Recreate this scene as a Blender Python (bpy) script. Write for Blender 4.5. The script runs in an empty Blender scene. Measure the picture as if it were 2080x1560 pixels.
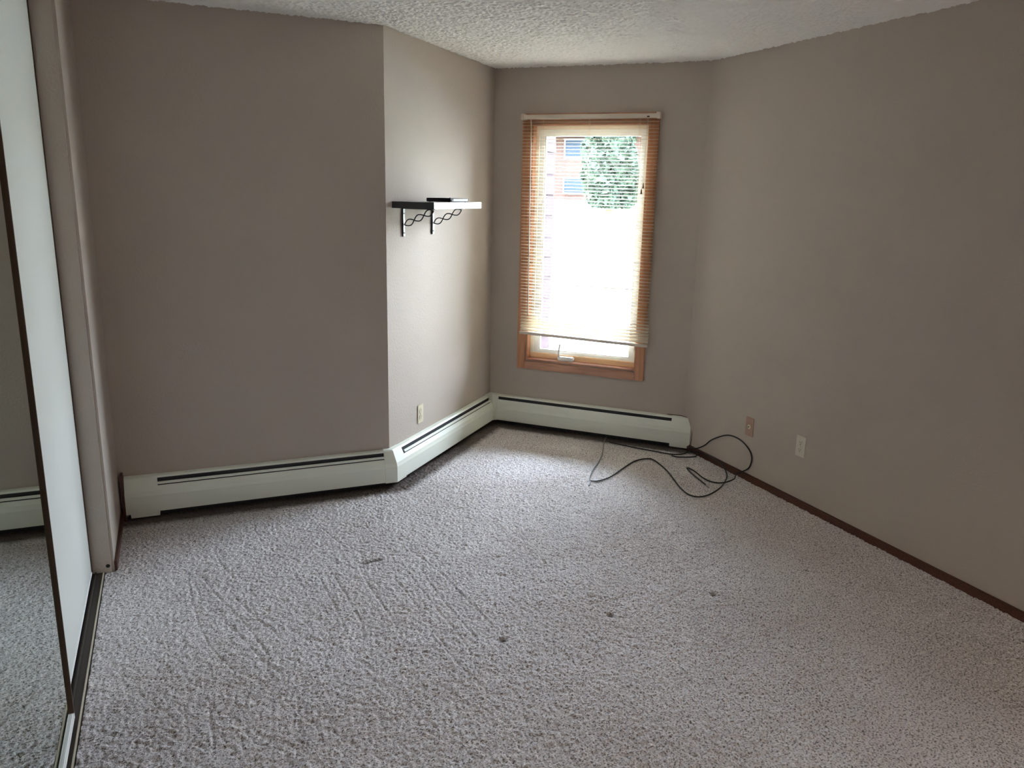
import bpy, bmesh, math, random
import numpy as np
from mathutils import Vector, Matrix
random.seed(7); rng = np.random.default_rng(11)
S = bpy.context.scene
COL = S.collection
r2 = math.sqrt(.5)

# ------------------------------------------------------------------ camera
F, PITCH, ROLL, YAW, CAMH = 1590.90, 0.2400, -0.0243, 0.4098, 1.6392
fw = Vector((math.sin(YAW)*math.cos(PITCH), math.cos(YAW)*math.cos(PITCH), -math.sin(PITCH)))
rt = Vector((math.cos(YAW), -math.sin(YAW), 0)); up = rt.cross(fw)
Rr = math.cos(ROLL)*rt - math.sin(ROLL)*up; Ur = math.cos(ROLL)*up + math.sin(ROLL)*rt
cd = bpy.data.cameras.new('camera'); cam = bpy.data.objects.new('camera', cd); COL.objects.link(cam)
M3 = Matrix((Rr, Ur, -fw)).transposed()
cam.matrix_world = Matrix.Translation((0, 0, CAMH)) @ M3.to_4x4()
cd.sensor_fit = 'HORIZONTAL'; cd.sensor_width = 36; cd.lens = F/2080*36; cd.clip_start = .02; cd.clip_end = 300
S.camera = cam

# ------------------------------------------------------------------ world, exposure
EXPOSURE = 5.06
S.view_settings.view_transform = 'Standard'; S.view_settings.look = 'None'
S.view_settings.gamma = 1; S.view_settings.use_curve_mapping = False
S.view_settings.exposure = EXPOSURE
w = bpy.data.worlds.new('overcast_sky'); S.world = w; w.use_nodes = True
nt = w.node_tree; nt.nodes.clear()
tc = nt.nodes.new('ShaderNodeTexCoord'); sp = nt.nodes.new('ShaderNodeSeparateXYZ')
cr = nt.nodes.new('ShaderNodeValToRGB'); bg = nt.nodes.new('ShaderNodeBackground'); wo = nt.nodes.new('ShaderNodeOutputWorld')
# overcast sky: the zenith three times as bright as the horizon
cr.color_ramp.elements[0].color = (.345, .35, .385, 1); cr.color_ramp.elements[0].position = 0
cr.color_ramp.elements[1].color = (.95, 1.08, 1.32, 1); cr.color_ramp.elements[1].position = 1
nt.links.new(tc.outputs['Generated'], sp.inputs[0]); nt.links.new(sp.outputs['Z'], cr.inputs[0])
nt.links.new(cr.outputs[0], bg.inputs[0]); bg.inputs[1].default_value = 3.6
nt.links.new(bg.outputs[0], wo.inputs[0])
cy = S.cycles
cy.use_denoising = True; cy.max_bounces = 14; cy.diffuse_bounces = 10; cy.glossy_bounces = 6
cy.transparent_max_bounces = 12; cy.sample_clamp_indirect = 8; cy.caustics_reflective = False; cy.caustics_refractive = False

FILL_LIGHT = 2.3  # fill light added behind the camera to lift the shadows, no fixture
hl = bpy.data.lights.new('fill_light', 'AREA'); hl.shape = 'DISK'; hl.size = .3; hl.energy = FILL_LIGHT; hl.color = (1.0, .88, .74)
ho = bpy.data.objects.new('fill_light', hl); COL.objects.link(ho); ho.location = (1.65, -2.2, 2.36)

# ------------------------------------------------------------------ plan of the room
H = 2.44
xL, yAB, xR, yK = -0.328, 4.145, 3.067, 3.523
B = (1.052, yAB); C = (2.066, 5.159); D = (xR, 4.158)
LBC = math.hypot(C[0]-B[0], C[1]-B[1]); LCD = math.hypot(D[0]-C[0], D[1]-C[1])
YB = -1.3
class Fr:      # frame of a wall: a along it (left to right seen from the room), d out into the room, z up
    def __init__(s, o, ax, dx): s.o, s.ax, s.dx = o, ax, dx
    def __call__(s, a, d, z): return (s.o[0]+s.ax[0]*a+s.dx[0]*d, s.o[1]+s.ax[1]*a+s.dx[1]*d, z)
FAB = Fr((0, yAB), (1, 0), (0, -1))
FBC = Fr(B, (r2, r2), (r2, -r2))
FCD = Fr(C, (r2, -r2), (-r2, -r2))
FR = Fr((xR, 0), (0, -1), (-1, 0))       # a = -y
FL = Fr((xL, 0), (0, 1), (1, 0))         # a = y

# ------------------------------------------------------------------ materials
def mat(name, col, rough=.6, metal=0, bump=None, var=None, spec=.5, coat=0):
    m = bpy.data.materials.new(name); m.use_nodes = True
    n = m.node_tree.nodes; l = m.node_tree.links; p = n['Principled BSDF']
    p.inputs['Base Color'].default_value = (*col, 1); p.inputs['Roughness'].default_value = rough
    p.inputs['Metallic'].default_value = metal; p.inputs['Specular IOR Level'].default_value = spec
    if coat: p.inputs['Coat Weight'].default_value = coat
    t = n.new('ShaderNodeTexCoord')
    if var:      # (scale, amount, stretch)
        mp = n.new('ShaderNodeMapping'); mp.inputs['Scale'].default_value = var[2]
        no = n.new('ShaderNodeTexNoise'); no.inputs['Scale'].default_value = var[0]; no.inputs['Detail'].default_value = 4
        rp = n.new('ShaderNodeValToRGB')
        a = var[1]
        rp.color_ramp.elements[0].position = .3; rp.color_ramp.elements[1].position = .7
        rp.color_ramp.elements[0].color = (*[c*(1-a) for c in col], 1); rp.color_ramp.elements[1].color = (*[min(1, c*(1+a)) for c in col], 1)
        l.new(t.outputs['Object'], mp.inputs[0]); l.new(mp.outputs[0], no.inputs['Vector']); l.new(no.outputs[0], rp.inputs[0]); l.new(rp.outputs[0], p.inputs['Base Color'])
    if bump:     # (scale, strength, distance)
        no = n.new('ShaderNodeTexNoise'); no.inputs['Scale'].default_value = bump[0]; no.inputs['Detail'].default_value = 3
        bp = n.new('ShaderNodeBump'); bp.inputs['Strength'].default_value = bump[1]; bp.inputs['Distance'].default_value = bump[2]
        l.new(t.outputs['Object'], no.inputs['Vector']); l.new(no.outputs[0], bp.inputs['Height']); l.new(bp.outputs[0], p.inputs['Normal'])
    return m
WALLC = (.505, .448, .397)
m_wall = mat('taupe_wall_paint', WALLC, .85, bump=(90, .35, .004), var=(1.5, .02, (1, 1, 1)), spec=.15)
m_ceil = mat('popcorn_ceiling', (.92, .91, .885), .95, bump=(220, .5, .004), spec=.1)
m_white = mat('white_door_paint', (.68, .70, .665), .45, bump=(40, .05, .001))
m_heat = mat('cream_heater_enamel', (.83, .87, .79), .38, bump=(60, .04, .001))
m_heatdark = mat('fin_metal_and_shade', (.03, .03, .035), .6, bump=(60, .04, .001))  # also stands for shade in the heater slots and on the baseboards below
m_base = mat('dark_brown_wood', (.085, .028, .016), .45, var=(14, .45, (1, 12, 12)), bump=(80, .1, .001))
m_pine = mat('golden_pine_wood', (.56, .27, .14), .42, var=(5, .22, (9, 9, .8)), bump=(70, .12, .001))
m_pineh = mat('golden_pine_wood_rail', (.50, .265, .17), .42, var=(5, .22, (1, 1, 9)), bump=(70, .12, .001))
m_sill = mat('pale_pine_wood', (.74, .50, .30), .45, var=(5, .12, (1, 1, 9)), bump=(70, .08, .001))
m_vinyl = mat('ivory_window_frame', (.76, .72, .62), .45, bump=(50, .04, .001))
m_sash = mat('pale_grey_sash', (.72, .73, .72), .45, bump=(50, .04, .001))
m_blind = mat('cream_blind_enamel', (.78, .70, .58), .4, bump=(50, .03, .001))
m_rail = mat('cream_blind_rail', (.70, .62, .53), .45, bump=(50, .03, .001))
m_cord = mat('blind_cord', (.66, .56, .45), .8, bump=(300, .2, .001))
m_tassel = mat('brown_tassel', (.30, .17, .10), .5, bump=(100, .1, .001))
m_black = mat('black_laminate', (.010, .010, .016), .32, bump=(120, .05, .0006), coat=.6)
m_blackm = mat('black_iron', (.012, .010, .012), .36, bump=(120, .1, .0006))
m_player = mat('black_plastic', (.014, .012, .02), .6, spec=.1, bump=(150, .05, .0005))
m_display = mat('grey_display_panel', (.30, .30, .34), .5, spec=.2, bump=(150, .05, .0005))
m_cable = mat('black_cable_jacket', (.010, .009, .009), .35, bump=(200, .1, .0005))
m_wcable = mat('grey_cable_jacket', (.15, .15, .16), .3, bump=(200, .1, .0005))
m_plate = mat('ivory_outlet_plastic', (.72, .66, .50), .35, bump=(100, .04, .0005))
m_platew = mat('white_outlet_plastic', (.66, .62, .52), .35, bump=(100, .04, .0005))
m_platet = mat('tan_wall_plate', (.42, .27, .20), .4, bump=(100, .04, .0005))
m_hole = mat('dark_slot', (.01, .009, .008), .7, bump=(100, .04, .0005))
m_metal = mat('brushed_steel', (.55, .53, .48), .35, 1, bump=(100, .05, .0005))
m_bronze = mat('bronze_door_frame', (.10, .062, .038), .45, .3, bump=(60, .08, .001))
m_alu = mat('white_aluminium_rail', (.90, .91, .90), .4, 0, bump=(60, .05, .001))
m_track = mat('dull_bronze_track', (.045, .036, .026), .6, .2, bump=(60, .1, .001))
m_lip = mat('beige_track_lip', (.58, .53, .42), .4, .2, bump=(60, .1, .001))
m_mirror = mat('silvered_mirror', (.66, .76, .70), .015, 1)
m_brick = mat('house_siding_red', (.041, .026, .022), .8, var=(3, .15, (1, 1, 6)), bump=(10, .3, .01), spec=.02)
m_redwood = mat('red_brown_siding', (.0275, .0195, .0220), .7, var=(4, .15, (1, 1, 5)), bump=(20, .3, .003), spec=.02)
m_roof = mat('grey_shingles', (.045, .043, .046), .9, var=(6, .3, (1, 1, 1)), bump=(15, .5, .02), spec=.02)
m_hglass = mat('house_window_glass', (.015, .021, .030), .6, bump=(5, .03, .01), spec=.02)
m_trimw = mat('house_white_trim', (.5, .5, .5), .6, bump=(20, .1, .002), spec=.02)
m_leaf = mat('tree_leaves', (.026, .037, .027), .8, var=(2, .35, (1, 1, 1)), bump=(30, .2, .01), spec=.02)
m_bark = mat('tree_bark', (.10, .075, .055), .9, var=(8, .3, (4, 4, 1)), bump=(20, .5, .02), spec=.02)
m_lawn = mat('pale_lawn', (.40, .38, .29), .95, var=(1.2, .18, (1, 1, 1)), bump=(40, .5, .02), spec=.02)
m_drive = mat('concrete_drive', (.42, .45, .48), .9, var=(2, .1, (1, 1, 1)), bump=(60, .3, .005), spec=.02)
m_ext = mat('exterior_siding', (.25, .2, .18), .8, var=(3, .1, (1, 1, 5)), bump=(20, .3, .003), spec=.02)

m_carpet = bpy.data.materials.new('carpet_yarn'); m_carpet.use_nodes = True
n = m_carpet.node_tree.nodes; l = m_carpet.node_tree.links; p = n['Principled BSDF']
p.inputs['Roughness'].default_value = .95; p.inputs['Specular IOR Level'].default_value = .1
t = n.new('ShaderNodeTexCoord'); no = n.new('ShaderNodeTexNoise'); no.inputs['Scale'].default_value = 150; no.inputs['Detail'].default_value = 2
rp = n.new('ShaderNodeValToRGB'); e = rp.color_ramp.elements
e[0].position = .34; e[0].color = (.20, .18, .17, 1); e[1].position = .68; e[1].color = (.80, .78, .79, 1)
q = e.new(.47); q.color = (.60, .57, .585, 1)
no2 = n.new('ShaderNodeTexNoise'); no2.inputs['Scale'].default_value = 2.2; no2.inputs['Detail'].default_value = 3
rp2 = n.new('ShaderNodeValToRGB'); rp2.color_ramp.elements[0].position = .35; rp2.color_ramp.elements[1].position = .65
rp2.color_ramp.elements[0].color = (.90, .88, .86, 1); rp2.color_ramp.elements[1].color = (1, 1, 1, 1)
mx = n.new('ShaderNodeMix'); mx.data_type = 'RGBA'; mx.blend_type = 'MULTIPLY'; mx.inputs[0].default_value = 1
at = n.new('ShaderNodeAttribute'); at.attribute_name = 'soil_shade'  # dent dirt plus the shade band painted along the heaters
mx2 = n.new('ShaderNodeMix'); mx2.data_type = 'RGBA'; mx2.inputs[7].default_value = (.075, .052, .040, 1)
bp = n.new('ShaderNodeBump'); bp.inputs['Strength'].default_value = .7; bp.inputs['Distance'].default_value = .004
no3 = n.new('ShaderNodeTexNoise'); no3.inputs['Scale'].default_value = 320; no3.inputs['Detail'].default_value = 2
for a, b in ((t.outputs['Object'], no.inputs['Vector']), (t.outputs['Object'], no2.inputs['Vector']), (t.outputs['Object'], no3.inputs['Vector']),
             (no.outputs[0], rp.inputs[0]), (no2.outputs[0], rp2.inputs[0]), (rp.outputs[0], mx.inputs[6]), (rp2.outputs[0], mx.inputs[7]),
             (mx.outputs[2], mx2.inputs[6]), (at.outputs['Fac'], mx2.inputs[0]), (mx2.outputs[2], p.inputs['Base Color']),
             (no3.outputs[0], bp.inputs['Height']), (bp.outputs[0], p.inputs['Normal'])): l.new(a, b)

m_glass = bpy.data.materials.new('window_glass'); m_glass.use_nodes = True
n = m_glass.node_tree.nodes; l = m_glass.node_tree.links; n.clear()
o = n.new('ShaderNodeOutputMaterial'); mix = n.new('ShaderNodeMixShader'); tr = n.new('ShaderNodeBsdfTransparent'); gl = n.new('ShaderNodeBsdfGlossy'); fr = n.new('ShaderNodeFresnel')
tr.inputs[0].default_value = (.94, .97, .96, 1); gl.inputs['Roughness'].default_value = .02; fr.inputs[0].default_value = 1.45
l.new(fr.outputs[0], mix.inputs[0]); l.new(tr.outputs[0], mix.inputs[1]); l.new(gl.outputs[0], mix.inputs[2]); l.new(mix.outputs[0], o.inputs[0])

# ------------------------------------------------------------------ helpers
def root(name, loc, label=None, cat=None, group=None, kind=None):
    o = bpy.data.objects.new(name, None); COL.objects.link(o); o.location = loc; o.empty_display_size = .05
    tag(o, label, cat, group, kind); return o
def tag(o, label=None, cat=None, group=None, kind=None):
    if label: o['label'] = label
    if cat: o['category'] = cat
    if group: o['group'] = group
    if kind: o['kind'] = kind
    return o
def origin(par):
    v = Vector((0, 0, 0))
    while par is not None: v = v + par.location; par = par.parent
    return v
class MB:      # gathers world-space geometry into one mesh object
    def __init__(s): s.v = []; s.f = []
    def box(s, fr, a0, a1, d0, d1, z0, z1):
        i = len(s.v)
        for z in (z0, z1):
            for a, d in ((a0, d0), (a1, d0), (a1, d1), (a0, d1)): s.v.append(fr(a, d, z))
        s.f += [(i, i+1, i+2, i+3), (i+4, i+5, i+6, i+7), (i, i+1, i+5, i+4), (i+1, i+2, i+6, i+5), (i+2, i+3, i+7, i+6), (i+3, i, i+4, i+7)]
        return s
    def prism(s, pts, z0, z1):
        i = len(s.v); k = len(pts)
        s.v += [(x, y, z0) for x, y in pts] + [(x, y, z1) for x, y in pts]
        s.f += [tuple(range(i, i+k)), tuple(range(i+k, i+2*k))] + [(i+j, i+(j+1) % k, i+k+(j+1) % k, i+k+j) for j in range(k)]
        return s
    def sweep(s, fr, prof, a0, a1, k0=0, k1=0):     # closed profile [(d,z)] along a; ends mitred by k*d
        i = len(s.v); m = len(prof)
        s.v += [fr(a0+k0*d, d, z) for d, z in prof] + [fr(a1+k1*d, d, z) for d, z in prof]
        s.f += [tuple(range(i, i+m)), tuple(range(i+m, i+2*m))] + [(i+j, i+(j+1) % m, i+m+(j+1) % m, i+m+j) for j in range(m)]
        return s
    def tube(s, pts, rad, seg=8, cap=True, rad1=None):
        pts = [Vector(q) for q in pts]; i = len(s.v); N = len(pts)
        T = [(pts[min(j+1, N-1)]-pts[max(j-1, 0)]).normalized() for j in range(N)]
        nrm = T[0].cross(Vector((0, 0, 1)));
        if nrm.length < 1e-3: nrm = T[0].cross(Vector((1, 0, 0)))
        nrm.normalize()
        for j in range(N):
            nrm = (nrm - T[j]*nrm.dot(T[j])).normalized(); bn = T[j].cross(nrm)
            rr = rad if rad1 is None else rad+(rad1-rad)*j/(N-1)
            for k in range(seg):
                a = 2*math.pi*k/seg; s.v.append(tuple(pts[j]+rr*(math.cos(a)*nrm+math.sin(a)*bn)))
        for j in range(N-1):
            for k in range(seg): s.f.append((i+j*seg+k, i+j*seg+(k+1) % seg, i+(j+1)*seg+(k+1) % seg, i+(j+1)*seg+k))
        if cap: s.f.append(tuple(range(i, i+seg))); s.f.append(tuple(range(i+(N-1)*seg, i+N*seg)))
        return s
    def build(s, name, m, par=None, bevel=0, smooth=False, org=None):
        o0 = origin(par) if par is not None else Vector(org or (0, 0, 0))
        me = bpy.data.meshes.new(name)
        me.from_pydata([tuple(Vector(q)-o0) for q in s.v], [], s.f)
        bm = bmesh.new(); bm.from_mesh(me); bmesh.ops.recalc_face_normals(bm, faces=bm.faces)
        if bevel:
            es = [e for e in bm.edges if len(e.link_faces) == 2 and e.calc_face_angle(0) > .5]
            bmesh.ops.bevel(bm, geom=es, offset=bevel, segments=2, affect='EDGES', clamp_overlap=True)
        bm.to_mesh(me); bm.free()
        me.materials.append(m)
        if smooth: me.shade_smooth()
        o = bpy.data.objects.new(name, me); COL.objects.link(o)
        if par is not None: o.parent = par
        else: o.location = o0
        return o
def spline(P, n=8):
    P = [Vector(q) for q in P]; out = []
    for i in range(len(P)-1):
        p0 = P[max(i-1, 0)]; p1 = P[i]; p2 = P[i+1]; p3 = P[min(i+2, len(P)-1)]
        for k in range(n):
            u = k/n
            out.append(.5*((2*p1)+(p2-p0)*u+(2*p0-5*p1+4*p2-p3)*u*u+(3*p1-p0-3*p2+p3)*u**3))
    out.append(P[-1]); return out
def world(a, d, z): return (a, d, z)
WF = lambda a, d, z: (a, d, z)

# ================================================================== SETTING
TH = .14
tn = math.tan(math.pi/8)
def wall(name, pts, label, z0=-.12, z1=H+.12, bevel=0):
    o = MB().prism(pts, z0, z1).build(name, m_wall, bevel=bevel)
    return tag(o, label=label, kind='structure')
# left (heater) wall, short angled wall, right wall, back wall
wall('wall_front', [(xL-.12, yAB), B, (B[0]-.14*tn, yAB+TH), (xL-.12, yAB+TH)], 'taupe wall between the closet and the outer corner, heater along its foot')
wall('wall_angled', [B, C, (C[0], C[1]+TH*math.sqrt(2)), (B[0]-.14*tn, yAB+TH)], 'taupe angled wall that carries the black shelf')
wall('wall_right', [(xR, YB), D, (D[0]+TH, D[1]+TH*tn), (xR+TH, YB)], 'long plain taupe wall on the right with two wall plates')
DX0, DX1 = 1.2, 2.1     # unseen opening added behind the camera to let the fill light in
b_ = MB()
for x0_, x1_, z0_, z1_ in ((-.47, DX0, -.12, H+.12), (DX1, xR+TH, -.12, H+.12), (DX0, DX1, 2.05, H+.12), (DX0, DX1, -.12, -.012)): b_.box(world, x0_, x1_, YB-TH, YB, z0_, z1_)
tag(b_.build('wall_back', m_wall), label='taupe wall behind the camera with an opening added for the fill light', kind='structure')
b_ = MB(); HY = YB-TH
b_.box(world, .3, .4, HY-1.6, HY, -.12, H); b_.box(world, 2.9, 3.0, HY-1.6, HY, -.12, H); b_.box(world, .3, 3.0, HY-1.7, HY-1.6, -.12, H)  # hall box added to bounce the fill light into the room
tag(b_.build('wall_fill_hall', m_wall), label='walls of the unseen hall added around the fill light', kind='structure')
tag(MB().box(world, .4, 2.9, HY-1.6, HY, -.12, 0).build('floor_fill_hall', m_carpet), label='floor of the unseen hall added around the fill light', kind='structure')
tag(MB().box(world, .3, 3.0, HY-1.7, HY, H, H+.1).build('ceiling_fill_hall', m_ceil), label='ceiling of the unseen hall added around the fill light', kind='structure')
# window wall with its opening
W0, W1, WZ0, WZ1 = .272, 1.067, .485, 2.085
WD = .15
wm = MB()
wm.prism([C, FCD(W0, 0, 0)[:2], FCD(W0, -WD, 0)[:2], FCD(-WD, -WD, 0)[:2]], -.12, H+.12)
wm.prism([FCD(W1, 0, 0)[:2], D, FCD(LCD+WD*tn, -WD, 0)[:2], FCD(W1, -WD, 0)[:2]], -.12, H+.12)
wm.box(FCD, W0, W1, -WD, 0, -.12, WZ0); wm.box(FCD, W0, W1, -WD, 0, WZ1, H+.12)
tag(wm.build('wall_window', m_wall), label='taupe wall around the window, heater along its foot', kind='structure')
# closet side: return stub beside the heater, wall before the doors, header, dark closet interior
yc0 = 1.33
o = wall('wall_left', [(xL, yK), (xL, yAB), (xL-.12, yAB), (xL-.12, yK)], 'narrow taupe wall return between closet doors and heater', bevel=0)
bm = bmesh.new(); bm.from_mesh(o.data)
es = [e for e in bm.edges if all(abs(v.co.x-xL) < 1e-4 and abs(v.co.y-yK) < 1e-4 for v in e.verts)]
bmesh.ops.bevel(bm, geom=es, offset=.011, segments=4, affect='EDGES'); bm.to_mesh(o.data); bm.free()
MB().tube([(xL-.024, yK-.001, .030), (xL-.024, yK+.004, .030)], .0085, 10).build('knot_hole', m_hole, o)
wall('wall_entry', [(xL, YB), (xL, yc0), (xL-.12, yc0), (xL-.12, YB)], 'taupe wall on the near side of the closet doors')
cm = MB(); cm.box(WF, xL-.12, xL, yc0, yK, 2.385, H+.12)
tag(cm.build('wall_closet_header', m_wall), label='taupe strip of wall above the closet doors', kind='structure')
cm = MB(); cm.box(WF, -1.10, -1.0, yc0-.2, yAB, -.1, H+.1); cm.box(WF, -1.0, xL-.12, yc0-.2, yc0-.1, -.1, H+.1); cm.box(WF, -1.0, xL-.12, yAB-.3, yAB-.2, -.1, H+.1)
tag(cm.build('wall_closet', m_wall), label='taupe walls inside the closet', kind='structure')
# floor slab + carpet pile
room = [(xL, YB), (xR, YB), D, C, B, (xL, yAB)]
fl = MB().prism([(-1.1, YB-.1), (xR+.1, YB-.1), (xR+.1, 4.2), (C[0], C[1]+.14), (B[0], yAB+.1), (-1.1, yAB+.1)], -.14, -.020).build('floor', m_carpet)
tag(fl, label='carpeted floor', kind='structure')
def inside(px, py, poly):
    c = np.zeros(px.shape, bool); j = len(poly)-1
    for i in range(len(poly)):
        xi, yi = poly[i]; xj, yj = poly[j]
        c ^= ((yi > py) != (yj > py)) & (px < (xj-xi)*(py-yi)/((yj-yi) if yj != yi else 1e-9)+xi); j = i
    return c
def blur(a, k=1):
    for _ in range(k): a = (a+np.roll(a, 1, 0)+np.roll(a, -1, 0)+np.roll(a, 1, 1)+np.roll(a, -1, 1))/5
    return a
def vnoise(shape, cell):
    ny, nx = shape; g = rng.random((int(ny/cell)+3, int(nx/cell)+3))
    yy = np.arange(ny)/cell; xx = np.arange(nx)/cell; yi = yy.astype(int); xi = xx.astype(int); fy = (yy-yi)[:, None]; fx = (xx-xi)[None]
    fy = fy*fy*(3-2*fy); fx = fx*fx*(3-2*fx)
    return (g[yi][:, xi]*(1-fy)*(1-fx)+g[yi+1][:, xi]*fy*(1-fx)+g[yi][:, xi+1]*(1-fy)*fx+g[yi+1][:, xi+1]*fy*fx)
def field(name, x0, x1, y0, y1, step, hfun, poly, m, par, flip=False, smooth=True):
    xs = np.arange(x0, x1+step*.5, step); ys = np.arange(y0, y1+step*.5, step)
    X, Y = np.meshgrid(xs, ys); Z, soil_shade = hfun(X, Y)
    ny, nx = X.shape
    co = np.stack([X, Y, Z], -1).reshape(-1, 3)
    cx = (X[:-1, :-1]+step/2); cyy = (Y[:-1, :-1]+step/2)
    keep = inside(cx, cyy, poly).ravel()
    idx = np.arange(nx*ny).reshape(ny, nx)
    q = np.stack([idx[:-1, :-1], idx[:-1, 1:], idx[1:, 1:], idx[1:, :-1]], -1).reshape(-1, 4)[keep]
    if flip: q = q[:, ::-1]
    used = np.zeros(nx*ny, bool); used[q.ravel()] = True
    remap = np.cumsum(used)-1; co = co[used]; q = remap[q]
    me = bpy.data.meshes.new(name)
    me.vertices.add(len(co)); me.vertices.foreach_set('co', co.astype(np.float32).ravel())
    me.loops.add(q.size); me.loops.foreach_set('vertex_index', q.astype(np.int32).ravel())
    me.polygons.add(len(q)); me.polygons.foreach_set('loop_start', np.arange(0, q.size, 4, dtype=np.int32))
    me.update(calc_edges=True)
    if soil_shade is not None:
        at = me.attributes.new('soil_shade', 'FLOAT', 'POINT'); at.data.foreach_set('value', soil_shade.ravel()[used].astype(np.float32))
    me.materials.append(m)
    if smooth: me.shade_smooth()
    o = bpy.data.objects.new(name, me); COL.objects.link(o); o.parent = par
    return o
FUR = [[(0.08, 3.604), (0.096, 3.455), (0.14, 3.287)], [(0.013, 3.353), (0.077, 3.121), (0.136, 2.941), (0.183, 2.766), (0.216, 2.634)], [(-0.039, 3.373), (-0.03, 3.161), (-0.013, 2.998), (0.008, 2.847), (0.041, 2.715), (0.095, 2.571)], [(0.589, 3.64), (0.646, 3.415)], [(0.484, 3.14), (0.498, 2.913), (0.504, 2.713)], [(0.537, 3.251), (0.566, 2.903), (0.571, 2.717), (0.554, 2.61)], [(0.663, 3.205), (0.67, 2.981), (0.69, 2.746), (0.692, 2.584)], [(0.785, 3.045), (0.804, 2.846), (0.809, 2.625), (0.831, 2.437)], [(0.849, 3.155), (0.87, 2.821), (0.892, 2.594), (0.902, 2.409)], [(0.918, 3.09), (0.918, 2.87), (0.933, 2.669), (0.95, 2.458)], [(0.923, 3.291), (0.986, 3.026), (1.018, 2.748), (1.043, 2.536)], [(0.068, 2.967), (0.137, 2.783), (0.188, 2.62), (0.25, 2.487)], [(0.796, 2.559), (0.835, 2.345), (0.87, 2.156)], [(0.117, 3.173), (0.192, 2.935), (0.27, 2.746)], [(0.275, 2.354), (0.254, 2.191), (0.228, 2.065)], [(0.003, 2.439), (0.007, 2.287), (0.008, 2.187)], [(1.872, 2.357), (2.016, 2.325), (2.128, 2.306)], [(2.106, 2.016), (2.205, 1.991), (2.307, 1.985), (2.465, 1.959)], [(2.257, 1.778), (2.387, 1.776), (2.544, 1.784)], [(2.064, 2.146), (2.167, 2.121), (2.366, 2.088)], [(1.775, 2.911), (2.014, 3.045), (2.212, 3.093)], [(1.656, 2.441), (1.777, 2.444), (1.941, 2.502)], [(1.474, 2.543), (1.608, 2.542), (1.708, 2.555)]]
DENT = [(1.04, 2.424, .017), (1.514, 2.436, .016), (2.011, 2.427, .015), (2.555, 2.461, .013), (.03, 3.39, .008)]
def carpet(X, Y):
    sh = X.shape
    h = .0042*(blur(rng.random(sh), 1)-.5)*2.8 + .003*(vnoise(sh, 3)-.5) + .0022*(vnoise(sh, 11)-.5)
    soil_shade = np.zeros(sh); st = X[0, 1]-X[0, 0]
    jag = .006*(vnoise(sh, 5)-.5)
    for ln in FUR:
        pts = spline([(x, y, 0) for x, y in ln], 6)
        for a, b in zip(pts[:-1], pts[1:]):
            lo = (min(a.x, b.x)-.05, max(a.x, b.x)+.05, min(a.y, b.y)-.05, max(a.y, b.y)+.05)
            i0, i1 = [int(np.clip((v-X[0, 0])/st, 0, sh[1])) for v in lo[:2]]; j0, j1 = [int(np.clip((v-Y[0, 0])/st, 0, sh[0])) for v in lo[2:]]
            if i1 <= i0 or j1 <= j0: continue
            xx = X[j0:j1, i0:i1]+jag[j0:j1, i0:i1]; yy = Y[j0:j1, i0:i1]; dx, dy = b.x-a.x, b.y-a.y; L2 = dx*dx+dy*dy+1e-9
            u = np.clip(((xx-a.x)*dx+(yy-a.y)*dy)/L2, 0, 1); dd = np.hypot(xx-a.x-u*dx, yy-a.y-u*dy)
            tgt = -.0034*np.exp(-(dd/.0042)**2)
            fur[j0:j1, i0:i1] = np.where(np.abs(tgt) > np.abs(fur[j0:j1, i0:i1]), tgt, fur[j0:j1, i0:i1]) if False else np.minimum(fur[j0:j1, i0:i1], tgt)
    return h, soil_shade
fur = None
def carpet_full(X, Y):
    global fur
    fur = np.zeros(X.shape); h, soil_shade = carpet(X, Y); h = h+fur
    for x, y, r in DENT:
        d = np.hypot(X-x, Y-y)*(1+.35*(vnoise(X.shape, 4)-.5)); h = h-.009*np.exp(-(d/r)**2); soil_shade = np.maximum(soil_shade, np.clip(1.25-d/r, 0, .85))
    def seg(a, b):
        dx_, dy_ = b[0]-a[0], b[1]-a[1]; u_ = np.clip(((X-a[0])*dx_+(Y-a[1])*dy_)/(dx_*dx_+dy_*dy_), 0, 1)
        return np.hypot(X-a[0]-u_*dx_, Y-a[1]-u_*dy_)
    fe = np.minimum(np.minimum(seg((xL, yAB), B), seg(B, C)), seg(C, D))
    fe = fe*(1+.12*(vnoise(X.shape, 6)-.5)); soil_shade = np.maximum(soil_shade, .88*np.clip((.170-fe)/.05, 0, 1))  # band along the heaters: edge dirt plus heater shade painted into the colour
    h = h-.004*np.clip((.085-fe)/.03, 0, 1)
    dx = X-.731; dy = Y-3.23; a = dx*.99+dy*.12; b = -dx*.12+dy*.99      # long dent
    k = np.exp(-(np.abs(a)/.052)**6-(b/.012)**2); h = h-.008*k; soil_shade = np.maximum(soil_shade, .75*k)
    return h, soil_shade
pile_poly = [(-.3635, 1.0), (xR, 1.0), D, C, B, (xL, yAB), (xL, yK), (-.3635, yK)]
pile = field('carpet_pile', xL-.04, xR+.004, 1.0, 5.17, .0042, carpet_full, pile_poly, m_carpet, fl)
tag(pile, label='grey-lilac cut-pile carpet with vacuum furrows and five pressed dents', kind='stuff')
near = MB().prism([(xL, YB), (xR, YB), (xR, 1.0), (xL, 1.0)], -.020, 0).build('carpet_edge', m_carpet, fl)
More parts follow.
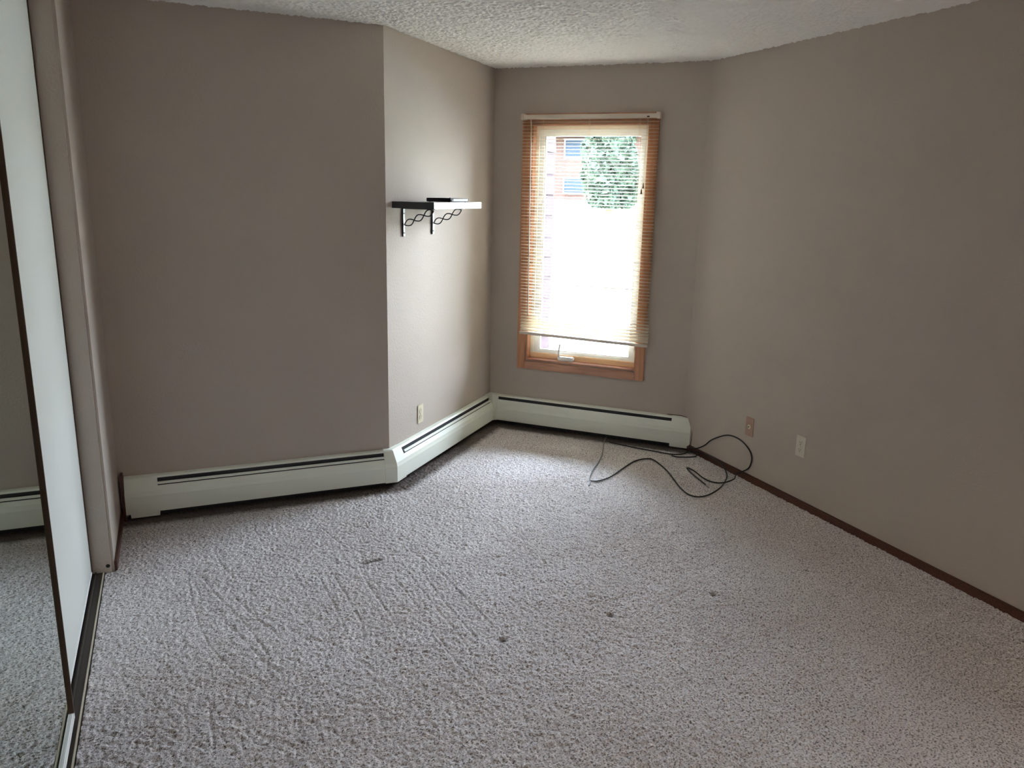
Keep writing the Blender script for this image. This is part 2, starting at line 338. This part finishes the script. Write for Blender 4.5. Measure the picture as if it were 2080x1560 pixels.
# ceiling slab + popcorn texture
ce = MB().prism([(-1.1, YB-.1), (xR+.1, YB-.1), (xR+.1, 4.2), (C[0], C[1]+.14), (B[0], yAB+.1), (-1.1, yAB+.1)], H, H+.12).build('ceiling', m_ceil)
tag(ce, label='white popcorn-textured ceiling', kind='structure')
def popcorn(X, Y):
    sh = X.shape
    a = vnoise(sh, 2.0); b = vnoise(sh, 4.5)
    h = .012*np.clip(a-.38, 0, .42)+.006*np.clip(b-.4, 0, 1)+.003*rng.random(sh)
    return H-.0005-h, None
pop = field('popcorn_texture', xL, xR+.004, 2.1, 5.17, .0052, popcorn, [(xL, 2.1), (xR, 2.1), D, C, B, (xL, yAB)], m_ceil, ce, flip=True)
tag(pop, kind='stuff')
# baseboards
tag(MB().box(FR, -D[1]-.0, -YB, 0, .012, -.01, .041).build('baseboard_right', m_base, bevel=.003), label='thin dark brown baseboard along the right wall', kind='structure')
tag(MB().box(FL, yK+.004, yAB, 0, .011, -.01, .045).build('baseboard_left', m_base, bevel=.003), label='short dark brown baseboard on the closet wall return', kind='structure')
o = MB().box(FAB, xL+.011, xL+.022, 0, .06, -.01, .235).build('trim_1', m_base); tag(o, label='dark brown strip filling the gap left of the heater', kind='structure')
for nm, f_, a0, a1 in (('baseboard_front', FAB, xL+.03, B[0]), ('baseboard_angled', FBC, 0, LBC), ('baseboard_window', FCD, 0, LCD)):  # near-black puts the heater's shade into the colour of these baseboards
    tag(MB().box(f_, a0, a1, 0, .010, -.01, .028).build(nm, m_heatdark), label='baseboard under the heater, its shade put into a near-black colour', kind='structure')

# ================================================================== WINDOW
wr = root('window_1', FCD((W0+W1)/2, 0, WZ0), 'tall casement window in a golden pine casing', kind='structure')
CW = .062
for (a0, a1, z0, z1, mm) in ((W0-CW, W0-.003, WZ0-CW, WZ1+CW, m_pine), (W1+.001, W1+.057, WZ0-CW, WZ1+CW, m_pine)):
    MB().box(FCD, a0, a1, -.0, .016, z0, z1).build('casing_board', mm, wr, bevel=.004)
for z0, z1 in ((WZ0-CW, WZ0-.005), (WZ1+.003, WZ1+CW)):
    MB().box(FCD, W0-.003, W1+.001, -.0, .015, z0, z1).build('casing_board', m_pineh, wr, bevel=.004)
jt = .012
for a0, a1, z0, z1 in ((W0, W0+jt, WZ0, WZ1), (W1-jt, W1, WZ0, WZ1), (W0+jt, W1-jt, WZ0, WZ0+jt), (W0+jt, W1-jt, WZ1-jt, WZ1)):
    MB().box(FCD, a0, a1, -.09, .006, z0, z1).build('jamb_board', m_pine if z1-z0 > 1 else m_pineh, wr, bevel=.002)
def ring(name, a0, a1, z0, z1, wd, d0, d1, m, par, bev=.002, bot=None):
    b = MB(); bt = wd if bot is None else bot
    i = 0
    out = [(a0, z0), (a1, z0), (a1, z1), (a0, z1)]; inn = [(a0+wd, z0+bt), (a1-wd, z0+bt), (a1-wd, z1-wd), (a0+wd, z1-wd)]
    for d in (d0, d1):
        b.v += [FCD(a, d, z) for a, z in out]+[FCD(a, d, z) for a, z in inn]
    for k in range(4):
        j = (k+1) % 4
        b.f += [(k, j, 4+j, 4+k), (8+k, 8+j, 12+j, 12+k), (k, j, 8+j, 8+k), (4+k, 4+j, 12+j, 12+k)]
    return b.build(name, m, par, bevel=bev)
a0, a1, z0, z1 = W0+jt, W1-jt, WZ0+jt, WZ1-jt
ring('window_frame', a0, a1, z0, z1, .022, -.13, -.055, m_vinyl, wr)
MB().box(FCD, a0+.002, a1-.002, -.075, -.050, z0+.001, z0+.036).build('sill_board', m_sill, wr, bevel=.002)
sash = ring('sash', a0+.022, a1-.022, z0+.034, z1-.022, .034, -.105, -.068, m_sash, wr, bot=.020)
ring('glazing_bead', a0+.056, a1-.056, z0+.054, z1-.056, .008, -.098, -.078, m_white, sash, bev=.001)
MB().box(FCD, a0+.058, a1-.058, -.090, -.086, z0+.058, z1-.058).build('pane', m_glass, wr)
# crank operator
cr_ = MB().box(FCD, .505, .618, -.055, -.010, z0+.001, z0+.030).build('crank_base', m_sash, wr, bevel=.006)
MB().tube(spline([FCD(.514, -.030, z0+.020), FCD(.512, -.020, z0+.045), FCD(.516, -.012, z0+.085), FCD(.522, -.010, z0+.118)], 5), .0065, 8, rad1=.005, smooth=True) if False else None
h_ = MB(); h_.tube(spline([FCD(.514, -.030, z0+.020), FCD(.511, -.018, z0+.045), FCD(.515, -.010, z0+.085), FCD(.521, -.008, z0+.112)], 5), .0075, 8, rad1=.0055)
h_.tube([FCD(.521, -.012, z0+.112), FCD(.521, .004, z0+.118)], .008, 10); h_.build('crank_handle', m_sash, cr_, smooth=True)
lt = MB(); lt.box(FCD, W1-jt-.024, W1-jt-.008, -.062, -.045, .60, .66); lt.box(FCD, W1-jt-.021, W1-jt-.011, -.046, -.030, .62, .648); lt.build('sash_lock', m_white, wr, bevel=.003)

# ================================================================== BLIND
bl = root('mini_blind', FCD(.675, .045, 2.14), 'cream slatted mini blind hanging in front of the window', 'blind')
b = MB(); b.sweep(FCD, [(.026, 2.107), (.056, 2.107), (.058, 2.112), (.058, 2.131), (.056, 2.135), (.026, 2.135)], .226, 1.126); b.build('headrail', m_rail, bl, bevel=.0015)
for x in (.215, 1.109):
    b = MB(); b.box(FCD, x, x+.026, .014, .066, 2.103, 2.142); b.build('mounting_bracket', m_rail, bl, bevel=.003)
MB().box(FCD, 1.052, 1.068, .056, .0605, 2.112, 2.119).build('cord_lock', m_hole, bl)
zt, zb = 2.088, .708; NS = 65
hw = .0125
sm = bpy.data.meshes.new('slat'); L = .904/2
vv = []; ff = []
for j, (dd, zz) in enumerate(((-hw, 0), (-hw*.5, .0016), (0, .0022), (hw*.5, .0016), (hw, 0))):
    vv += [(-L, dd, zz), (L, dd, zz)]
for j in range(4): ff.append((2*j, 2*j+1, 2*j+3, 2*j+2))
k = len(vv); vv += [(x, y, z-.0005) for x, y, z in vv]
for j in range(4): ff.append((k+2*j, k+2*j+2, k+2*j+3, k+2*j+1))
ff += [(0, 1, k+1, k), (8, k+8, k+9, 9)]
sm.from_pydata(vv, [], ff); sm.materials.append(m_blind); sm.shade_smooth()
base = Matrix(((r2, -r2, 0), (-r2, -r2, 0), (0, 0, 1)))       # local x along wall, y into room
for i in range(NS):
    u = i/(NS-1)
    z = zt+(zb-zt)*u
    sh_ = .020*u; tilt = math.radians(4+3*math.sin(i*2.1)*.4) if i < NS-8 else math.radians(6+(i-NS+8)*5.5)
    sl = bpy.data.objects.new('slat', sm); COL.objects.link(sl); sl.parent = bl
    slope = -.016*u
    pos = Vector(FCD(.675+sh_+random.uniform(-.0015, .0015), .043, z))-bl.location
    loc3 = Matrix(((math.cos(slope), 0, -math.sin(slope)), (0, 1, 0), (math.sin(slope), 0, math.cos(slope))))
    tl = Matrix(((1, 0, 0), (0, math.cos(-tilt), -math.sin(-tilt)), (0, math.sin(-tilt), math.cos(-tilt))))
    sl.matrix_basis = Matrix.Translation(pos) @ (base @ loc3 @ tl).to_4x4()
b = MB()
for k_ in range(1): pass
i0 = len(b.v)
prof = [(.031, -.010), (.057, -.010), (.059, -.007), (.059, .007), (.057, .010), (.031, .010)]
b.v += [FCD(.240, d, .688+z) for d, z in prof]+[FCD(1.148, d, .673+z) for d, z in prof]
b.f += [tuple(range(6)), tuple(range(6, 12))]+[(j, (j+1) % 6, 6+(j+1) % 6, 6+j) for j in range(6)]
b.build('bottom_rail', m_rail, bl, bevel=.0015)
for s0, s1 in ((.362, .380), (.677, .693), (1.004, 1.026)):
    b = MB()
    for dd in (.0295, .0565): b.tube([FCD(s0, dd, 2.107), FCD(s1, dd, .69)], .0007, 5)
    b.tube([FCD(s0+.006, .043, 2.107), FCD(s1+.006, .043, .69)], .0008, 5)
    b.build('ladder_cord', m_cord, bl)
b = MB(); b.tube([FCD(.286, .062, 2.105), FCD(.289, .064, 2.085)], .0025, 6); b.tube([FCD(.289, .064, 2.085), FCD(.303, .064, .82)], .0038, 6); b.build('tilt_wand', m_vinyl, bl, smooth=True)
for s0, s1, ze in ((1.058, 1.056, 1.71), (1.062, 1.046, 1.675)):
    c_ = MB().tube([FCD(s0, .061, 2.112), FCD(s1, .063, ze)], .0011, 5).build('pull_cord', m_cord, bl)
    MB().tube([FCD(s1, .063, ze+.006), FCD(s1, .063, ze-.028)], .0022, 10, rad1=.0075).build('tassel', m_tassel, c_, smooth=True)

# ================================================================== CLOSET DOORS
XM = -.392      # mirror plane
y0, y1 = 1.33, 2.486
dr = root('door_1', (XM, (y0+y1)/2, .01), 'mirrored sliding closet door on the near track', kind='structure')
MB().box(WF, XM-.004, XM, y0+.01, y1-.010, .03, 2.36).build('mirror_panel', m_mirror, dr)
for a, c in ((y1-.012, y1), (y0, y0+.012)):
    MB().box(WF, XM-.012, XM+.008, a, c, .03, 2.37).build('door_stile', m_bronze, dr, bevel=.002)
MB().box(WF, XM-.012, XM+.008, y0, y1, .010, .034).build('bottom_rail', m_alu, dr, bevel=.003)
MB().box(WF, XM-.012, XM+.012, y0+.018, y1-.018, 2.35, 2.37).build('top_rail', m_bronze, dr, bevel=.003)
XW = -.414
y2, y3 = 2.40, 3.512
dw = root('door_2', (XW-.01, (y2+y3)/2, .015), 'plain white sliding closet door on the far track', kind='structure')
MB().box(WF, XW-.010, XW, y2+.012, y3-.010, .022, 2.36).build('door_panel', m_white, dw)
for a, c in ((y3-.014, y3), (y2, y2+.014)):
    MB().box(WF, XW-.016, XW+.0035, a, c, .018, 2.37).build('door_stile', m_bronze, dw, bevel=.001)
MB().box(WF, XW-.016, XW+.002, y2+.014, y3-.014, .016, .026).build('bottom_rail', m_alu, dw, bevel=.001)
tk = root('closet_track', (-.41, (yc0+yK)/2, 0), 'metal floor track with a beige lip under the sliding closet doors', 'door track')
MB().box(WF, -.442, -.366, yc0, yK-.004, -.01, .004).build('track_base', m_track, tk)
MB().box(WF, -.373, -.367, yc0, yK-.012, .004, .010).build('track_lip', m_lip, tk, bevel=.002)
for x in (-.402,): MB().box(WF, x, x+.004, yc0, yK-.006, .004, .011).build('track_rib', m_track, tk)
o = MB().box(WF, -.446, -.364, yc0, yK-.004, 2.374, 2.388).build('head_track', m_alu, tk, bevel=.002)

# ================================================================== BASEBOARD HEATERS
def slant(z): return .030+.035*(.205-z)/.075
ZT, ZK, ZBOT = .212, .130, .034
def cover_prof(e=.0015):
    return [(0, .040), (0, ZT+e), (.026, ZT-.003+e), (.030+e, .205+e*.5), (.0600+e, .1430), (.065+e, .121), (.065+e, ZBOT-e), (.058, ZBOT-e), (.058, .040)]
def heater(name, fr_, a0, a1, label, s0, s1, k0=0, k1=0, gap=True, hang=3):
    rt_ = root(name, fr_((a0+a1)/2, .03, 0), label, 'heater', 'baseboard heaters')
    MB().sweep(fr_, [(.0005, .022), (.0005, ZT), (.026, ZT-.003), (slant(.2), .200), (slant(.2)-.002, .200), (.025, ZT-.0055), (.003, ZT-.003), (.003, .022)], a0, a1, k0, k1).build('back_plate', m_heat, rt_)
    zs = .181; zg = .170 if gap else .174
    if gap: MB().sweep(fr_, [(slant(zs), zs), (slant(zg), zg), (slant(zg)-.006, zg+.001), (slant(zs)-.006, zs)], s0, s1).build('damper', m_heat, rt_)
    zf = .165 if gap else zs
    MB().sweep(fr_, [(slant(zf), zf), (.0600, .1430), (.065, .118), (.065, ZBOT), (.056, ZBOT-.001), (.056, ZBOT+.001), (.0635, ZBOT+.0015), (.0635, .118), (.0585, .1430), (slant(zf)-.002, zf)], a0, a1, k0, k1).build('front_panel', m_heat, rt_)
    MB().sweep(fr_, [(.004, .06), (.004, .203), (.0275, .2025), (.0275, .176), (.052, .150), (.060, .128), (.060, .06)], s0-.03, s1+.03).build('slot_shade_filler', m_heatdark, rt_)  # dark filler added behind the slot to stand in for its inner shade
    el = MB(); el.tube([fr_(s0-.02, .030, .050), fr_(s1+.02, .030, .050)], .009, 10)
    nf = int((s1-s0-.1)/.012)
    for q in range(nf):
        a = s0+.05+q*.012; el.box(fr_, a, a+.0006, .012, .050, .036, .059)
    el.build('heating_element', m_heatdark, rt_)
    return rt_
hA = heater('baseboard_heater', FAB, -.290, B[0], 'cream baseboard heater on the dim wall left of the outer corner', -.151, 1.012, 0, tn)
hB = heater('baseboard_heater', FBC, 0, LBC, 'cream baseboard heater on the angled wall below the black shelf', .100, 1.418, -tn, -1)
hC = heater('baseboard_heater', FCD, 0, 1.47, 'cream baseboard heater under the window', .094, 1.339, 1, 0, gap=False)
# end covers
c_ = MB().sweep(FAB, cover_prof(.002), -.303, -.151).build('end_cover', m_heat, hA)
MB().box(FAB, -.283, -.150, .02, .0625, .010, ZBOT).build('cover_foot', m_heat, c_)
c_ = MB().sweep(FCD, cover_prof(.002), 1.339, 1.462, 0, .15).build('end_cover', m_heat, hC)
MB().box(FCD, 1.339, 1.455, .02, .0625, .012, ZBOT).build('cover_foot', m_heat, c_)
# outer corner cover at B (on both runs), inner corner cover at C
b = MB(); pr = cover_prof(.003)
b.v += [FAB(1.012, d, z) for d, z in pr]+[FAB(B[0]+tn*d, d, z) for d, z in pr]+[FBC(.075, d, z) for d, z in pr]
m_ = len(pr); b.f += [tuple(range(m_)), tuple(range(2*m_, 3*m_))]
for t_ in (0, m_): b.f += [(t_+j, t_+(j+1) % m_, t_+m_+(j+1) % m_, t_+m_+j) for j in range(m_)]
b.build('corner_cover', m_heat, hB)
b = MB(); pr = cover_prof(.003)
b.v += [FBC(LBC-.085, d, z) for d, z in pr]+[FBC(LBC-d, d, z) for d, z in pr]+[FCD(.082, d, z) for d, z in pr]
b.f += [tuple(range(m_)), tuple(range(2*m_, 3*m_))]
for t_ in (0, m_): b.f += [(t_+j, t_+(j+1) % m_, t_+m_+(j+1) % m_, t_+m_+j) for j in range(m_)]
b.build('corner_cover', m_heat, hC)

# ================================================================== SHELF, BRACKETS, PLAYER
U0, U1, SD, SZ0, SZ1 = .062, .667, .252, 1.543, 1.5775
sh = root('wall_shelf', FBC((U0+U1)/2, .1, SZ0), 'black glossy wall shelf on two scrolled brackets', 'shelf')
b = MB(); zc = (SZ0+SZ1)/2+.001
b.sweep(FBC, [(.001, SZ0), (SD, SZ0), (SD, zc-.0012), (SD-.002, zc), (SD, zc+.0012), (SD, SZ1), (.001, SZ1)], U0, U1); b.build('shelf_board', m_black, sh)
for ub in (.176, .523):
    br = MB()
    br.sweep(FBC, [(.0005, 1.388), (.0095, 1.388), (.0095, SZ0-.0055), (.205, SZ0-.0055), (.205, SZ0-.0005), (.0005, SZ0-.0005)], ub-.0085, ub+.0085)
    bk = br.build('bracket', m_blackm, sh, bevel=.0008)
    p0 = Vector(FBC(ub, .012, 1.452)); p1 = Vector(FBC(ub, .192, SZ0-.010))
    ax = (p1-p0); Ld = ax.length; ax.normalize(); pn = Vector((r2*-ax.z, -r2*-ax.z, math.hypot(ax.x, ax.y)))
    for sgn in (1, -1):
        pts = []
        for q in range(49):
            u = q/48; pts.append(p0+ax*(Ld*u)+pn*(sgn*.0165*math.sin(3*math.pi*u)))
        MB().tube(pts, .0034, 6).build('scroll', m_blackm, bk, smooth=True)
    for zz in (1.512, 1.408): MB().tube([FBC(ub, .009, zz), FBC(ub, .0112, zz)], .0036, 10).build('screw', m_hole, bk)
pl = root('media_player', FBC(.4, .16, SZ1), 'flat black media player lying on the wall shelf', 'media player')
PU0, PU1, PD0, PD1 = .292, .528, .085, .234
MB().box(FBC, PU0, PU1, PD0, PD1, SZ1+.002, SZ1+.0215).build('case', m_player, pl, bevel=.0025)
MB().box(FBC, PU0+.035, PU1-.012, PD1, PD1+.0012, SZ1+.0055, SZ1+.0185).build('display', m_display, pl)
MB().tube([FBC(PU0+.016, PD1, SZ1+.008), FBC(PU0+.016, PD1+.004, SZ1+.008)], .0035, 10).build('power_button', m_display, pl)
MB().tube([FBC(PU0+.004, PD1-.004, SZ1+.0205), FBC(PU0+.004, PD1-.004, SZ1+.0255)], .003, 8).build('knob', m_player, pl)
for u_ in (PU0+.015, PU1-.015):
    for d_ in (PD0+.015, PD1-.015): MB().tube([FBC(u_, d_, SZ1-.0), FBC(u_, d_, SZ1+.003)], .005, 8).build('foot', m_player, pl)

# ================================================================== WALL PLATES
def plate(name, fr_, a, z, m, label, kind):
    rt_ = root(name, fr_(a, 0, z), label, 'wall plate' if kind == 'coax' else 'outlet')
    MB().box(fr_, a-.035, a+.035, 0, .005, z-.0575, z+.0575).build('cover_plate', m, rt_, bevel=.0025)
    if kind == 'coax':
        MB().tube([fr_(a, .004, z), fr_(a, .0075, z)], .013, 16).build('jack_ring', m_plate, rt_)
        c = MB().tube([fr_(a, .006, z), fr_(a, .014, z)], .0048, 6).build('coaxial_jack', m_metal, rt_)
        MB().tube([fr_(a, .0138, z), fr_(a, .0144, z)], .0028, 8).build('jack_hole', m_hole, c)
        for zz in (z+.042, z-.042): MB().tube([fr_(a, .004, zz), fr_(a, .0058, zz)], .003, 8).build('screw', m, rt_)
    else:
        for zz in (z+.0195, z-.0195):
            c = MB().tube([fr_(a, .004, zz), fr_(a, .0072, zz)], .0165, 20).build('receptacle', m, rt_)
            h = MB(); h.box(fr_, a-.0075, a-.0055, .0070, .0076, zz, zz+.0085); h.box(fr_, a+.0050, a+.0072, .0070, .0076, zz-.0005, zz+.0085)
            h.tube([fr_(a, .0070, zz-.007), fr_(a, .0076, zz-.007)], .0027, 8); h.build('slot', m_hole, c)
        MB().tube([fr_(a, .004, z), fr_(a, .0058, z)], .003, 8).build('screw', m_metal, rt_)
plate('wall_outlet', FBC, .366, .325, m_plate, 'ivory duplex outlet on the angled wall below the shelf', 'dup')
plate('coaxial_plate', FR, -3.515, .327, m_platet, 'tan coaxial wall plate on the right wall near the heater', 'coax')
plate('wall_outlet', FR, -3.098, .335, m_platew, 'white duplex outlet on the right wall beside the tan plate', 'dup')

# ================================================================== CABLES
CR = .0042
def cable(name, pts, m, label, cat='cable', rad=CR, group=None):
    b = MB(); b.tube(spline(pts, 7), rad, 8)
    rt_ = root(name, pts[0], label, cat, group); b.build('cord', m, rt_, smooth=True); return rt_
z = .0075
c1 = cable('floor_cable', [(2.155, 3.783, z), (2.202, 3.766, z), (2.304, 3.8, z), (2.45, 3.902, z), (2.596, 3.996, z), (2.697, 4.01, z), (2.721, 3.962, z), (2.686, 3.773, z), (2.592, 3.485, z), (2.59, 3.374, z), (2.666, 3.354, z), (2.811, 3.423, z), (2.953, 3.543, z), (3.022, 3.640, .014), (3.045, 3.72, .030), (3.050, 3.82, .038), (3.048, 3.94, .030), (3.03, 4.02, .016)], m_cable, 'long black cable snaking in an S over the carpet to the right wall')
c2 = cable('looped_cable', [(3.025, 4.045, .03), (3.050, 3.994, .040), (3.0560, 3.911, .087), (3.0610, 3.842, .148), (3.0615, 3.705, .218), (3.0615, 3.59, .226), (3.0615, 3.505, .196), (3.0610, 3.467, .149), (3.0600, 3.48, .084), (3.050, 3.530, .040), (3.020, 3.540, .022), (2.966, 3.494, .018), (2.884, 3.481, z+.004), (2.838, 3.514, z), (2.823, 3.589, z), (2.845, 3.717, z), (2.838, 3.778, z), (2.816, 3.727, z), (2.785, 3.585, z), (2.765, 3.485, z)], m_cable, 'black cable looped up against the right wall, its plug end on the carpet')
v0 = Vector((2.765, 3.485, z)); dv = Vector((-.25, -1, 0)).normalized()
b = MB(); b.tube([v0-dv*.004, v0+dv*.018], .0058, 8); b.tube([v0+dv*.018, v0+dv*.026], .0042, 8); b.build('plug', m_metal, c2, smooth=False)
cable('heater_cable', [(2.64, 4.405, z+.002), (2.653, 4.368, z), (2.74, 4.227, z), (2.825, 4.121, z), (2.893, 4.034, z), (2.965, 4.010, z), (3.025, 4.03, z+.006)], m_cable, 'black cable running from under the window heater to the corner')
cable('short_cable', [(2.880, 4.008, z), (2.887, 3.995, z), (2.903, 3.972, z), (2.957, 3.95, z), (3.014, 3.94, z), (3.046, 3.96, z+.004)], m_cable, 'short black cable lying in a curve at the heater end')
cable('grey_cable', [(2.637, 4.432, .030), (2.600, 4.395, .012), (2.520, 4.268, z), (2.442, 4.150, z), (2.350, 4.035, z), (2.268, 3.946, z), (2.183, 3.834, z), (2.145, 3.76, z), (2.111, 3.714, z)], m_wcable, 'pale grey cable lying on the lit carpet before the window', rad=.0038)
cable('heater_end_wire', [FCD(1.30, .004, ZT+.004), FCD(1.36, .004, ZT+.005), FCD(1.42, .012, ZT+.003), FCD(1.452, .030, .205), FCD(1.474, .050, .170), FCD(1.484, .067, .130), FCD(1.484, .070, .08), FCD(1.478, .071, .030), FCD(1.472, .078, .010)], m_base, 'thin brown wire hugging the end of the window heater', rad=.0022)

# ================================================================== OUTSIDE THE WINDOW
def gz(e):      # ground height at distance e from the facade
    pts = ((-5, -.25), (0, -.2), (5, .22), (12, .85), (26, 1.42), (60, 1.9)); 
    for (e0, v0_), (e1, v1_) in zip(pts[:-1], pts[1:]):
        if e <= e1: return v0_+(v1_-v0_)*(e-e0)/(e1-e0)
    return pts[-1][1]
OUT = lambda s, e, z: FCD(s, -e, z)
def strip(name, s0, s1, es, lift, m, label, drop=.3):
    b = MB(); pts = [(e, gz(e)+lift) for e in es]; n_ = len(pts)
    ss = np.linspace(s0, s1, 9)
    for s_ in ss: b.v += [OUT(s_, e, z_) for e, z_ in pts]
    for k in range(8):
        for j in range(n_-1): b.f.append((k*n_+j, k*n_+j+1, (k+1)*n_+j+1, (k+1)*n_+j))
    o = b.build(name, m); return tag(o, label=label, kind='structure')
strip('ground', -45, 35, [.152, 1, 3, 5, 8, 12, 18, 26, 40, 60], 0, m_lawn, 'pale lawn rising away from the window')
strip('ground_drive', -45, 35, [6.0, 6.6, 7.4, 8.2, 9.0], .02, m_drive, 'pale concrete drive crossing the lawn')
# outside face of our building
b = MB(); b.prism([OUT(-6, .152, 0)[:2], OUT(W0-.0, .152, 0)[:2], OUT(W0, .17, 0)[:2], OUT(-6, .17, 0)[:2]], -.3, 5.4)
b.prism([OUT(W1, .152, 0)[:2], OUT(8, .152, 0)[:2], OUT(8, .17, 0)[:2], OUT(W1, .17, 0)[:2]], -.3, 5.4)
b.box(OUT, W0, W1, .152, .17, -.3, WZ0); b.box(OUT, W0, W1, .152, .17, WZ1, 5.4)
tag(b.build('wall_outside', m_ext), label='outer siding of the building around the window', kind='structure')
# projecting wing wall left of the window, lap boards on its side
wg = root('trim_2', OUT(.12, .4, -.2), 'red-brown boarded wing wall just outside the window', kind='structure')
MB().box(OUT, .02, .228, .171, .600, -.2, 2.9).build('wing_wall', m_redwood, wg)
bd = None
for k in range(20):
    zz = -.17+k*.15
    if bd is None:
        b = MB(); b.v = [OUT(.228, .171, zz), OUT(.228, .60, zz), OUT(.243, .60, zz), OUT(.243, .171, zz), OUT(.228, .171, zz+.146), OUT(.228, .60, zz+.146), OUT(.233, .60, zz+.146), OUT(.233, .171, zz+.146)]
        b.f = [(0, 1, 2, 3), (4, 5, 6, 7), (0, 1, 5, 4), (1, 2, 6, 5), (2, 3, 7, 6), (3, 0, 4, 7)]
        bd = b.build('lap_board', m_redwood, wg); z00 = zz
    else:
        o = bd.copy(); COL.objects.link(o); o.parent = wg; o.location = (0, 0, zz-z00)
# neighbour house
hs = root('neighbour_house', OUT(-6, 28, gz(26)), 'low red-sided house with a grey roof beyond the lawn', 'house')
HZ = gz(26)-.1
b = MB(); b.box(OUT, -17, 5, 26, 34, HZ-.3, 4.0); b.build('wall', m_brick, hs)
b = MB(); e_ = [(-17.5, 25.4, 4.0), (5.5, 25.4, 4.0), (5.5, 34.6, 4.0), (-17.5, 34.6, 4.0)]
b.v = [OUT(*q) for q in e_]+[OUT(-14, 30, 6.0), OUT(2, 30, 6.0)]+[OUT(q[0], q[1], 3.85) for q in e_]
b.f = [(0, 1, 5, 4), (1, 2, 5), (2, 3, 4, 5), (3, 0, 4), (6, 7, 8, 9), (0, 1, 7, 6), (1, 2, 8, 7), (2, 3, 9, 8), (3, 0, 6, 9)]
b.build('roof', m_roof, hs)
for s0, s1, z0, z1 in ((-8.0, -7.2, 1.68, 2.22), (-8.0, -6.4, 3.05, 3.70), (-5.6, -4.9, 1.60, 1.95), (-12.6, -11.4, 1.9, 2.9), (-3.2, -2.0, 1.9, 2.9)):
    f_ = MB(); f_.box(OUT, s0-.06, s1+.06, 25.93, 26.0, z0-.06, z1+.06); f_ = f_.build('window', m_trimw, hs)
    MB().box(OUT, s0, s1, 25.90, 25.935, z0, z1).build('pane', m_hglass, f_)
# trees
def tree(s, e, hgt, rad, n_, label, seed):
    rg = np.random.default_rng(seed); g0 = gz(e)
    tr_ = root('leafy_tree', OUT(s, e, g0), label, 'tree')
    b = MB(); b.tube([OUT(s, e, g0-.1), OUT(s+.05, e, g0+hgt*.45), OUT(s, e+.1, g0+hgt*.8)], .13, 8, rad1=.04)
    for k in range(6):
        a = k*1.05; zz = g0+hgt*(.3+.08*k)
        b.tube([OUT(s, e, zz), OUT(s+math.cos(a)*rad*.6, e+math.sin(a)*rad*.6, zz+hgt*.15)], .05, 6, rad1=.015)
    b.build('trunk', m_bark, tr_)
    V = []; Fc = []
    for i in range(n_):
        u = rg.random(); ph = rg.random()*6.283; zz = g0+hgt*(.12+.88*u)
        prof = math.sin(math.pi*min(1, (u*.85+.12)))**.6*(1-.35*u)
        lob = 1+.26*math.sin(3*ph+7*u)+.20*math.sin(13*u+ph*5)
        rr = rad*prof*lob*math.sqrt(rg.random()*.8+.2)
        c = Vector(OUT(s+math.cos(ph)*rr, e+math.sin(ph)*rr, zz))
        d1 = Vector(rg.normal(size=3)).normalized()*.15; d2 = d1.cross(Vector(rg.normal(size=3))).normalized()*.11
        k = len(V); V += [tuple(c-d1), tuple(c+d2), tuple(c+d1), tuple(c-d2)]; Fc.append((k, k+1, k+2, k+3))
    b = MB(); b.v = V; b.f = Fc
    tag(b.build('foliage', m_leaf, tr_), kind='stuff')
tree(-3.45, 16, 2.9, .78, 9000, 'green leafy tree standing before the neighbour house', 3)
tree(-9.5, 23, 4.2, 1.3, 3500, 'tree at the far left of the lawn', 5)

# light portal filling the window opening (guides sampling of the sky, emits nothing itself)
la = bpy.data.lights.new('window_portal', 'AREA'); la.shape = 'RECTANGLE'; la.size = W1-W0; la.size_y = WZ1-WZ0
la.cycles.is_portal = True
lo = bpy.data.objects.new('window_portal', la); COL.objects.link(lo)
lo.matrix_world = Matrix.Translation(FCD((W0+W1)/2, -.20, (WZ0+WZ1)/2)) @ Matrix(((-r2, 0, r2), (r2, 0, r2), (0, 1, 0))).to_4x4()
